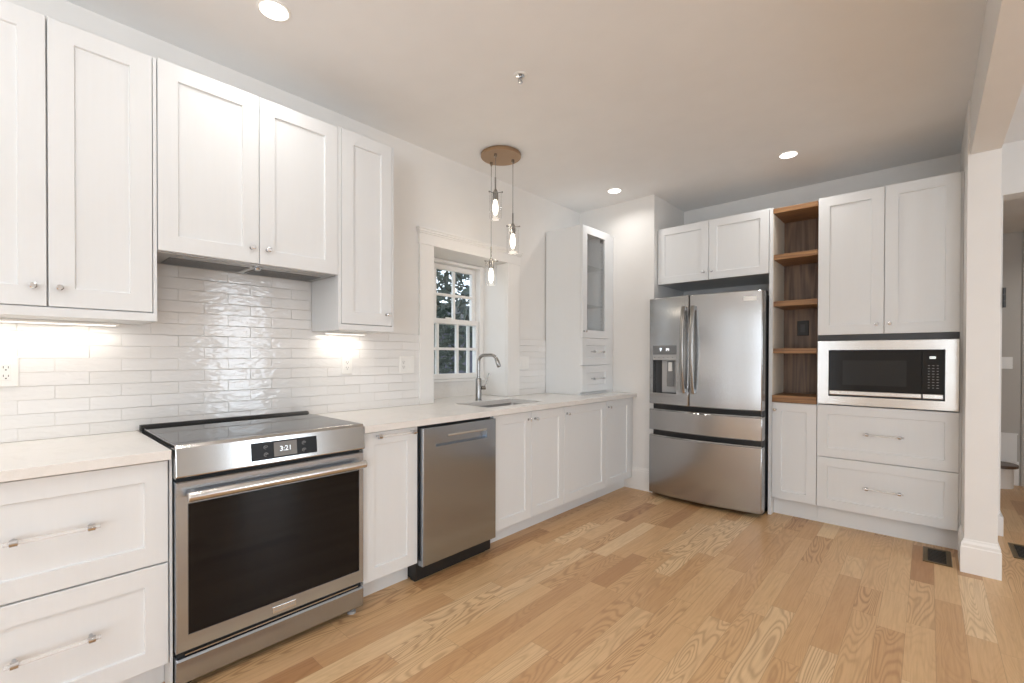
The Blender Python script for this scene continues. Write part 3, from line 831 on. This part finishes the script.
# cabinet over the fridge
t = thing('fridge_cabinet', 'white two-door wall cabinet above the refrigerator', 'cabinet', (1.30, 4.5, 1.936))
MB().box(.833, 1.770, YF + .001, YB, 1.940, ZC).build('carcass', M['cab'], t)
MB().box(.8285, .834, YF, YF + .02, 1.94, ZC).build('filler_strip', M['cab'], t)
door(t, m, .836, 1.297, 1.936, ZC, kn=(1.257, 2.006)); door(t, m, 1.301, 1.768, 1.936, ZC, kn=(1.325, 2.006))
o = MB().box(1.7725, 1.797, 4.182, YB, 0, ZC).build('refrigerator_end_panel', M['cab'], None, .001)
tag(o, 'tall white panel between the refrigerator and the wooden shelves', 'panel')
# open shelf niche
t = thing('open_shelf_unit', 'tall open shelf niche with walnut shelves beside the refrigerator', 'shelf unit', (1.95, 4.5, .905))
x0, x1 = 1.7985, 2.0985
MB().box(x0 + .004, x1 - .001, 4.545, 4.562, .961, 2.402).build('back_panel', M['walnut_back'], t)
MB().box(x0, x0 + .004, 4.186, 4.562, .961, 2.402).build('side_panel', M['cream'], t)
for z0, z1, nm in ((.905, .960, 'shelf'), (1.292, 1.331, 'shelf'), (1.664, 1.705, 'shelf'), (2.035, 2.076, 'shelf')):
    MB().box(x0 + (.0042 if z0 > 1 else 0), x1 - .001, 4.186 if z0 > 1 else 4.176, 4.544, z0, z1).build(nm, M['walnut'], t, .002)
MB().box(x0, x1 - .001, 4.184, 4.562, 2.403, 2.442).build('top_board', M['walnut'], t, .002)
# black outlet on the niche back
t2 = thing('black_outlet', 'black outlet on the walnut back of the shelf niche', 'outlet', (1.945, 4.545, 1.50))
mm = my(4.5445); b = MB()
lp = lambda i, o: [mm(1.902 + i, o, 1.441 + i), mm(1.986 - i, o, 1.441 + i), mm(1.986 - i, o, 1.566 - i), mm(1.902 + i, o, 1.566 - i)]
b.loops([lp(0, .0004), lp(0, .004), lp(.004, .007)]); b.build('wall_plate', M['black'], t2)
b = MB(); b.pbox(mm, 1.927, 1.961, .0065, .0095, 1.470, 1.537); b.build('receptacle', M['charcoal'], t2, .002)
# base cabinet under the niche
t = thing('niche_base_cabinet', 'narrow white one-door base cabinet under the wooden shelves', 'cabinet', (1.95, 4.5, 0))
MB().box(1.7985, 2.0985, YF + .001, YB, .135, .9045).build('carcass', M['cab'], t)
MB().box(1.7985, 2.0985, 4.262, 4.30, 0, .135).build('toe_kick', M['cab'], t)
door(t, m, 1.800, 2.098, .142, .902, kn=(1.822, .845))
# tall cabinet with the microwave
t = thing('tall_cabinet', 'tall white cabinet holding the built-in microwave, two doors and two drawers', 'cabinet', (2.49, 4.5, 0))
xa, xb = 2.100, 2.8715
b = MB(); b.box(xa, xa + .018, YF + .001, YB, .135, 2.453); b.box(xb - .018, xb, YF + .001, YB, .135, 2.453); b.box(xa + .018, xb - .018, YB - .012, YB, .135, 2.453)
b.box(xa + .018, xb - .018, YF + .001, YB - .012, 1.430, 2.453); b.box(xa + .018, xb - .018, YF + .001, YB - .012, .135, .905)
b.build('carcass', M['cab'], t)
MB().box(xa, xb, 4.262, 4.30, 0, .135).build('toe_kick', M['cab'], t)
MB().box(xb + .0005, 2.8825, 4.190, 4.215, .135, 2.453).build('filler_strip', M['cab'], t)
door(t, m, 2.1025, 2.4885, 1.428, 2.453, rail=.070, kn=(2.452, 1.494)); door(t, m, 2.4925, 2.870, 1.428, 2.453, rail=.070, kn=(2.523, 1.494))
for z0, z1, zh in ((.142, .516, .330), (.521, .907, .714)):
    d = MB().shaker(m, 2.1025, 2.870, z0, z1, .066).build('drawer', M['cab'], t); pull(d, m, 2.492, zh, .178)
# microwave
t = thing('built_in_microwave', 'stainless steel built-in microwave in the tall cabinet', 'microwave', (2.487, 4.45, .912))
MB().box(2.135, 2.840, 4.215, 4.66, .925, 1.360).build('microwave_body', M['charcoal'], t)
MB().box(2.1025, 2.870, 4.196, 4.2045, 1.3835, 1.4275).build('shadow_gap_panel', M['charcoal'], t)
m = my(4.203)
b = MB(); b.rect_panel(m, 2.103, 2.870, .914, 1.382, .032, 2.173, 2.803, .976, 1.315, .020, .003, .003, 1)
b.build('trim_kit', [M['steel_trim'], M['black']], t)
MB().pbox(m, 2.1785, 2.6895, .013, .030, 1.020, 1.310).build('microwave_door', M['mw_glass'], t, .002)
MB().pbox(m, 2.258, 2.612, .0302, .0308, 1.062, 1.240).build('door_window', M['mw_screen'], t)
MB().pbox(m, 2.6915, 2.7985, .013, .030, 1.020, 1.310).build('keypad', M['mw_glass'], t, .002)
b = MB(); b.pbox(m, 2.1785, 2.6895, .013, .034, .988, 1.0185); b.build('door_handle', M['handle_steel'], t, .004)
b = MB(); b.pbox(m, 2.6935, 2.7945, .013, .032, .988, 1.0185); b.build('open_button', M['handle_steel'], t, .003)
MB().pbox(m, 2.727, 2.757, .0302, .0308, 1.254, 1.269).build('display', M['mw_display'], t)
b = MB(); rnd = random.Random(3)
for r in range(9):
    for c in range(3):
        w = rnd.uniform(.008, .012); b.pbox(m, 2.724 + c * .0215 - w / 2, 2.724 + c * .0215 + w / 2, .0302, .0306, 1.208 - r * .0185 - .0016, 1.208 - r * .0185 + .0016)
b.build('keypad_legend', M['legend'], t)

# ------------------------------------------------------------------ refrigerator
FX0, FX1, FXG = .838, 1.767, 1.2165
t = thing('refrigerator', 'stainless steel four-door french-door refrigerator with ice dispenser', 'refrigerator', (1.30, 4.4, 0))
def fyf(x): return 4.012 - .050 * (1 - ((x - 1.3025) / .4645) ** 2)
FB = 4.105
MB().box(FX0 + .010, FX1 - .010, FB + .012, 4.78, .045, 1.765).build('fridge_case', M['charcoal'], t, .003)
MB().box(FX0 + .02, FX1 - .02, FB + .02, 4.70, .0, .05).build('base_grille', M['black'], t)
def curved(x0, x1, z0, z1, hole=None, n=14, back=FB):
    b = MB(); xs = [x0 + (x1 - x0) * k / n for k in range(n + 1)]
    e = .006
    xs = sorted(set(xs + [x0 + e, x1 - e] + ([hole[0], hole[1]] if hole else [])))
    zs = sorted(set([z0, z0 + e, z1 - e, z1] + ([hole[2], hole[3]] if hole else [])))
    def P(x, z):
        y = fyf(x)
        if x in (x0, x1) or z in (z0, z1): y += e
        return (x, y, z)
    G = {(i, k): b.bm.verts.new(P(x, z)) for i, x in enumerate(xs) for k, z in enumerate(zs)}
    inh = lambda i, k: hole and xs[i] >= hole[0] - 1e-9 and xs[i + 1] <= hole[1] + 1e-9 and zs[k] >= hole[2] - 1e-9 and zs[k + 1] <= hole[3] + 1e-9
    for i in range(len(xs) - 1):
        for k in range(len(zs) - 1):
            if not inh(i, k): b.face([G[i, k], G[i + 1, k], G[i + 1, k + 1], G[i, k + 1]])
    nx, nz = len(xs) - 1, len(zs) - 1
    B = {}
    def bk(i, k):
        if (i, k) not in B: B[i, k] = b.bm.verts.new((xs[i], back, zs[k]))
        return B[i, k]
    for i in range(nx):
        b.face([G[i, 0], bk(i, 0), bk(i + 1, 0), G[i + 1, 0]]); b.face([G[i, nz], G[i + 1, nz], bk(i + 1, nz), bk(i, nz)])
    for k in range(nz):
        b.face([G[0, k], G[0, k + 1], bk(0, k + 1), bk(0, k)]); b.face([G[nx, k], bk(nx, k), bk(nx, k + 1), G[nx, k + 1]])
    b.quad((x0, back, z0), (x1, back, z0), (x1, back, z1), (x0, back, z1))
    return b, (xs, zs)
DZ0, DZ1, DX0, DX1 = .940, 1.362, .876, 1.106
b, _ = curved(FX0, FXG - .003, .841, 1.786, (DX0, DX1, DZ0, DZ1))
yb2 = 4.072
# inner walls of the dispenser cavity
dy = lambda x: fyf(x)
pts = [(DX0, DZ0), (DX1, DZ0), (DX1, DZ1), (DX0, DZ1)]
for (xa_, za_), (xb_, zb_) in zip(pts, pts[1:] + pts[:1]):
    b.quad((xa_, dy(xa_), za_), (xb_, dy(xb_), zb_), (xb_, yb2 + .015, zb_), (xa_, yb2 + .015, za_))
ld = b.build('left_door', M['steel_fridge'], t, 0, True)
b, _ = curved(FXG + .003, FX1, .841, 1.786); rd = b.build('right_door', M['steel_fridge'], t, 0, True)
b, _ = curved(FX0, FX1, .606, .788); d1 = b.build('middle_drawer', M['steel_fridge'], t, 0, True)
b, _ = curved(FX0, FX1, .036, .553); d2 = b.build('freezer_drawer', M['steel_fridge'], t, 0, True)
for z0, z1 in ((.7885, .8405), (.5535, .6055)):
    MB().box(FX0 + .03, FX1 - .012, 4.036, FB + .01, z0, z1).build('handle_recess', M['black'], t)
b = MB()
for z, z2 in ((.788, .797), (.553, .562)):
    n = 16; xs = [FX0 + .004 + (FX1 - FX0 - .008) * k / n for k in range(n + 1)]
    b.loops([[(x, fyf(x) + .003, z), (x, fyf(x) + .012, z2), (x, fyf(x) + .020, z2), (x, fyf(x) + .020, z)] for x in xs])
b.build('drawer_grip', M['steel_smooth'], t)
def fhandle(parent, x, z0, z1):
    b = MB(); pts = []
    for k in range(17):
        s = k / 16; pts.append((x, fyf(x) - .018 - .048 * math.sin(PI * s) ** .7, z0 + (z1 - z0) * s))
    b.tube(pts, .01, 16, (.034, .020), (1, 0, 0))
    b.box(x - .013, x + .013, fyf(x) - .016, fyf(x) + .004, z0 + .004, z0 + .034); b.box(x - .013, x + .013, fyf(x) - .016, fyf(x) + .004, z1 - .034, z1 - .004)
    return b.build('door_handle', M['nickel'], parent, 0, True)
fhandle(ld, 1.176, .955, 1.690); fhandle(rd, 1.257, .955, 1.690)
# dispenser
MB().box(DX0, DX1, yb2, yb2 + .012, DZ0, DZ1).build('dispenser_cavity', M['charcoal'], ld)
b = MB(); ya_ = lambda x: fyf(x) - .001
b.loops([[(x, ya_(x), z0_), (x, ya_(x), z1_), (x, ya_(x) + .03, z1_), (x, ya_(x) + .03, z0_)] for x in (DX0, DX0 + .06, DX0 + .12, DX0 + .18, DX1) for z0_, z1_ in ((1.288, 1.362),)])
b.build('dispenser_display', M['grey_plastic'], ld)
b = MB(); b.loops([[(x, ya_(x) - .001, 1.234), (x, ya_(x) - .001, 1.284), (x, ya_(x) + .05, 1.284), (x, ya_(x) + .05, 1.234)] for x in (DX0, DX0 + .06, DX0 + .12, DX0 + .18, DX1)])
b.build('dispenser_keys', M['lightgrey_plastic'], ld)
b = MB(); xi = .955
X = xi; b.box(X - .004, X + .004, ya_(X) - .002, ya_(X), 1.312, 1.338); b.box(X - .008, X + .008, ya_(X) - .002, ya_(X), 1.328, 1.340)
X = 1.023
for q, w in ((-.010, .004), (.0, .004), (.010, .004)): b.box(X + q - w, X + q + w, ya_(X) - .002, ya_(X), 1.314 + (q == 0) * .010, 1.338)
b.build('dispenser_icons', M['icon'], ld)
b = MB()
for k in range(5): X = .895 + k * .044; b.box(X - .004, X + .004, ya_(X) - .0022, ya_(X) - .0008, 1.254, 1.259)
b.build('key_legend', M['charcoal'], ld)
b = MB(); b.box(.945, DX1 - .002, 4.040, yb2 - .001, DZ0 + .004, 1.232); b.build('dispenser_backplate', M['lightgrey_plastic'], ld, .003)
b = MB(); b.loops([[(.995, 4.034 - d, z), (1.060, 4.034 - d, z), (1.060, 4.040, z), (.995, 4.040, z)] for z, d in ((1.000, .004), (1.05, .010), (1.19, .002), (1.222, 0))]); b.build('dispenser_paddle', M['grey_plastic'], ld, .003)
b = MB(); b.box(1.010, 1.045, 4.020, 4.034, 1.135, 1.215); b.build('paddle_button', M['white_plastic'], ld, .004)
X = 1.683
b = MB(); b.loops([[(x, fyf(x) - .003, z) for x in (1.638, 1.728)] + [(x, fyf(x) + .002, z) for x in (1.728, 1.638)] for z in (1.706, 1.739)]); bdg = b.build('badge_plate', M['white_plastic'], rd)
b = MB(); b.box(FX1 - .09, FX1 - .01, FB + .03, FB + .12, 1.7655, 1.80); b.box(FX0 + .01, FX0 + .09, FB + .03, FB + .12, 1.7655, 1.80); b.build('hinge_cover', M['charcoal'], t, .006)

# ------------------------------------------------------------------ floor registers
def register(label, x0, x1, y0, y1):
    t = thing('floor_register', label, 'floor vent', ((x0 + x1) / 2, (y0 + y1) / 2, 0), 'brass floor registers')
    b = MB(); w = .026
    R = lambda i, z: [(x0 + i, y0 + i, z), (x1 - i, y0 + i, z), (x1 - i, y1 - i, z), (x0 + i, y1 - i, z)]
    b.loops([R(0, .0004), R(.004, .005), R(w - .003, .005), R(w, .001)], False, True); b.build('register_frame', M['vent'], t)
    b = MB(); n = 9; L_ = (y1 - y0 - 2 * w)
    for k in range(n):
        yy = y0 + w + L_ * (k + .5) / n; b.box(x0 + w, x1 - w, yy - L_ / n * .28, yy + L_ / n * .28, .0012, .0042)
    b.build('louvers', M['vent_dark'], t)
    return t
register('bronze floor register in front of the tall microwave cabinet', 2.702, 2.838, 3.885, 4.182)
register('bronze floor register in the doorway right of the wall end', 3.128, 3.268, 4.335, 4.655)

# ------------------------------------------------------------------ hall details
t = thing('stair_step', 'rounded bottom stair step with dark tread seen through the doorway', 'stair', (2.8, 6.6, 0))
def bull(x0, xe, y0, y1, z0, z1, n=14):
    yc = (y0 + y1) / 2; r = (y1 - y0) / 2
    lp = [(x0, y0), ] + [(xe - .12 + .12 * math.sin(PI * k / n), yc - r * math.cos(PI * k / n)) for k in range(n + 1)] + [(x0, y1)]
    b = MB(); b.loops([[(x, y, z0) for x, y in lp], [(x, y, z1) for x, y in lp]]); return b
bull(2.0, 3.340, 6.50, 6.762, 0, .196).build('riser', M['trim'], t)
bull(2.0, 3.372, 6.47, 6.763, .1965, .226).build('tread', M['tread'], t, .008)
o = MB(); o.box(2.0, 3.372, 6.764, 6.7785, .236, .50); o.box(2.0, 3.378, 6.760, 6.7785, .50, .512)
o = o.build('stair_skirt_board', M['trim'], None); tag(o, 'white skirt board on the hall wall above the stair step', 'skirting')
t = thing('hall_switch', 'white switch plate on the hall wall seen through the doorway', 'switch', (3.31, 6.778, 1.21))
mm = my(6.7795); b = MB(); b.pbox(mm, 3.262, 3.338, .0, .006, 1.150, 1.268); b.build('wall_plate', M['white_plastic'], t, .002)
b = MB(); b.pbox(mm, 3.285, 3.318, .0055, .009, 1.175, 1.243); b.build('rocker_switch', M['white_plastic'], t, .002)
t = thing('door_hinge', 'dark metal hinge on the doorway jamb right of the wall end', 'hinge', (3.112, 4.86, 1.69))
b = MB(); b.box(3.1055, 3.1085, 4.80, 4.87, 1.615, 1.755); b.build('hinge_leaf', M['nickel'], t)
b = MB()
for k in range(3): b.cyl((3.1135, 4.800, 1.615 + k * .047), (3.1135, 4.800, 1.660 + k * .047), .0085, 14)
b.build('hinge_barrel', M['charcoal'], t, 0, True)

# ------------------------------------------------------------------ outside the window
struct('ground', MB().box(-16, -.45, -2, 18, -.9, -.8), M['lawn'])
t = thing('neighbouring_house', 'grey clapboard house outside beyond the window', 'house', (-6.6, 8.6, -.8))
b = MB()
for k in range(21):
    z = -.8 + k * .13
    b.loops([[(-5.6, yy, z), (-5.572, yy, z), (-5.598, yy, z + .13), (-5.6, yy, z + .13)] for yy in (5.2, 11.5)])
b.build('clapboard_siding', M['siding'], t)
MB().box(-9, -5.602, 5.2, 11.5, -.8, 1.93).build('house_wall', M['siding'], t)
b = MB(); b.loops([[(-5.25, yy, 1.90), (-5.25, yy, 2.0), (-7.3, yy, 2.75), (-9.3, yy, 2.0), (-9.3, yy, 1.90)] for yy in (4.9, 11.8)]); b.build('house_roof', M['roof'], t)
def tree(label, x, y, h, r, seed, n, mat, zlo, name='evergreen_tree'):
    rnd = random.Random(seed)
    t = thing(name, label, 'tree', (x, y, -.8), 'trees outside the window')
    b = MB(); b.tube([(x, y, -.8), (x + .05, y + .04, h * .4), (x - .03, y, h * .9)], [.13, .09, .03], 10)
    for k in range(9):
        a = rnd.uniform(0, 2 * PI); z = rnd.uniform(zlo, h * .85); q = r * rnd.uniform(.5, .9)
        b.tube([(x, y, z), (x + q * .5 * math.cos(a), y + q * .5 * math.sin(a), z + .15), (x + q * math.cos(a), y + q * math.sin(a), z + .22)], [.035, .022, .008], 6)
    b.build('trunk', M['bark'], t, 0, True)
    b = MB()
    for k in range(n):
        z = rnd.uniform(zlo, h); f = math.sin(PI * min(1, max(.08, (z - zlo) / (h - zlo) * .85 + .15))) ** .5
        a = rnd.uniform(0, 2 * PI); q = r * f * math.sqrt(rnd.random())
        c = Vector((x + q * math.cos(a), y + q * math.sin(a), z)); s = rnd.uniform(.05, .11)
        d = Vector((rnd.gauss(0, 1), rnd.gauss(0, 1), rnd.gauss(-.3, .7))).normalized(); e = d.cross(Vector((rnd.gauss(0, 1), rnd.gauss(0, 1), rnd.gauss(0, 1)))).normalized()
        g = d.cross(e) * s * .12
        b.quad(c - d * s, c + e * s * .42 + g, c + d * s, c - e * s * .42 + g)
    b.build('foliage', mat, t)
tree('dark leafy evergreen close outside the window', -2.35, 3.70, 3.9, .80, 4, 2300, M['leaf'], .2)
tree('paler blue-green evergreen farther outside, right part of the window', -3.6, 6.4, 4.1, .95, 9, 1500, M['leaf2'], 1.5)
tree('taller dark evergreen behind the nearest one outside the window', -3.9, 4.7, 5.2, .75, 14, 1800, M['leaf'], .3)
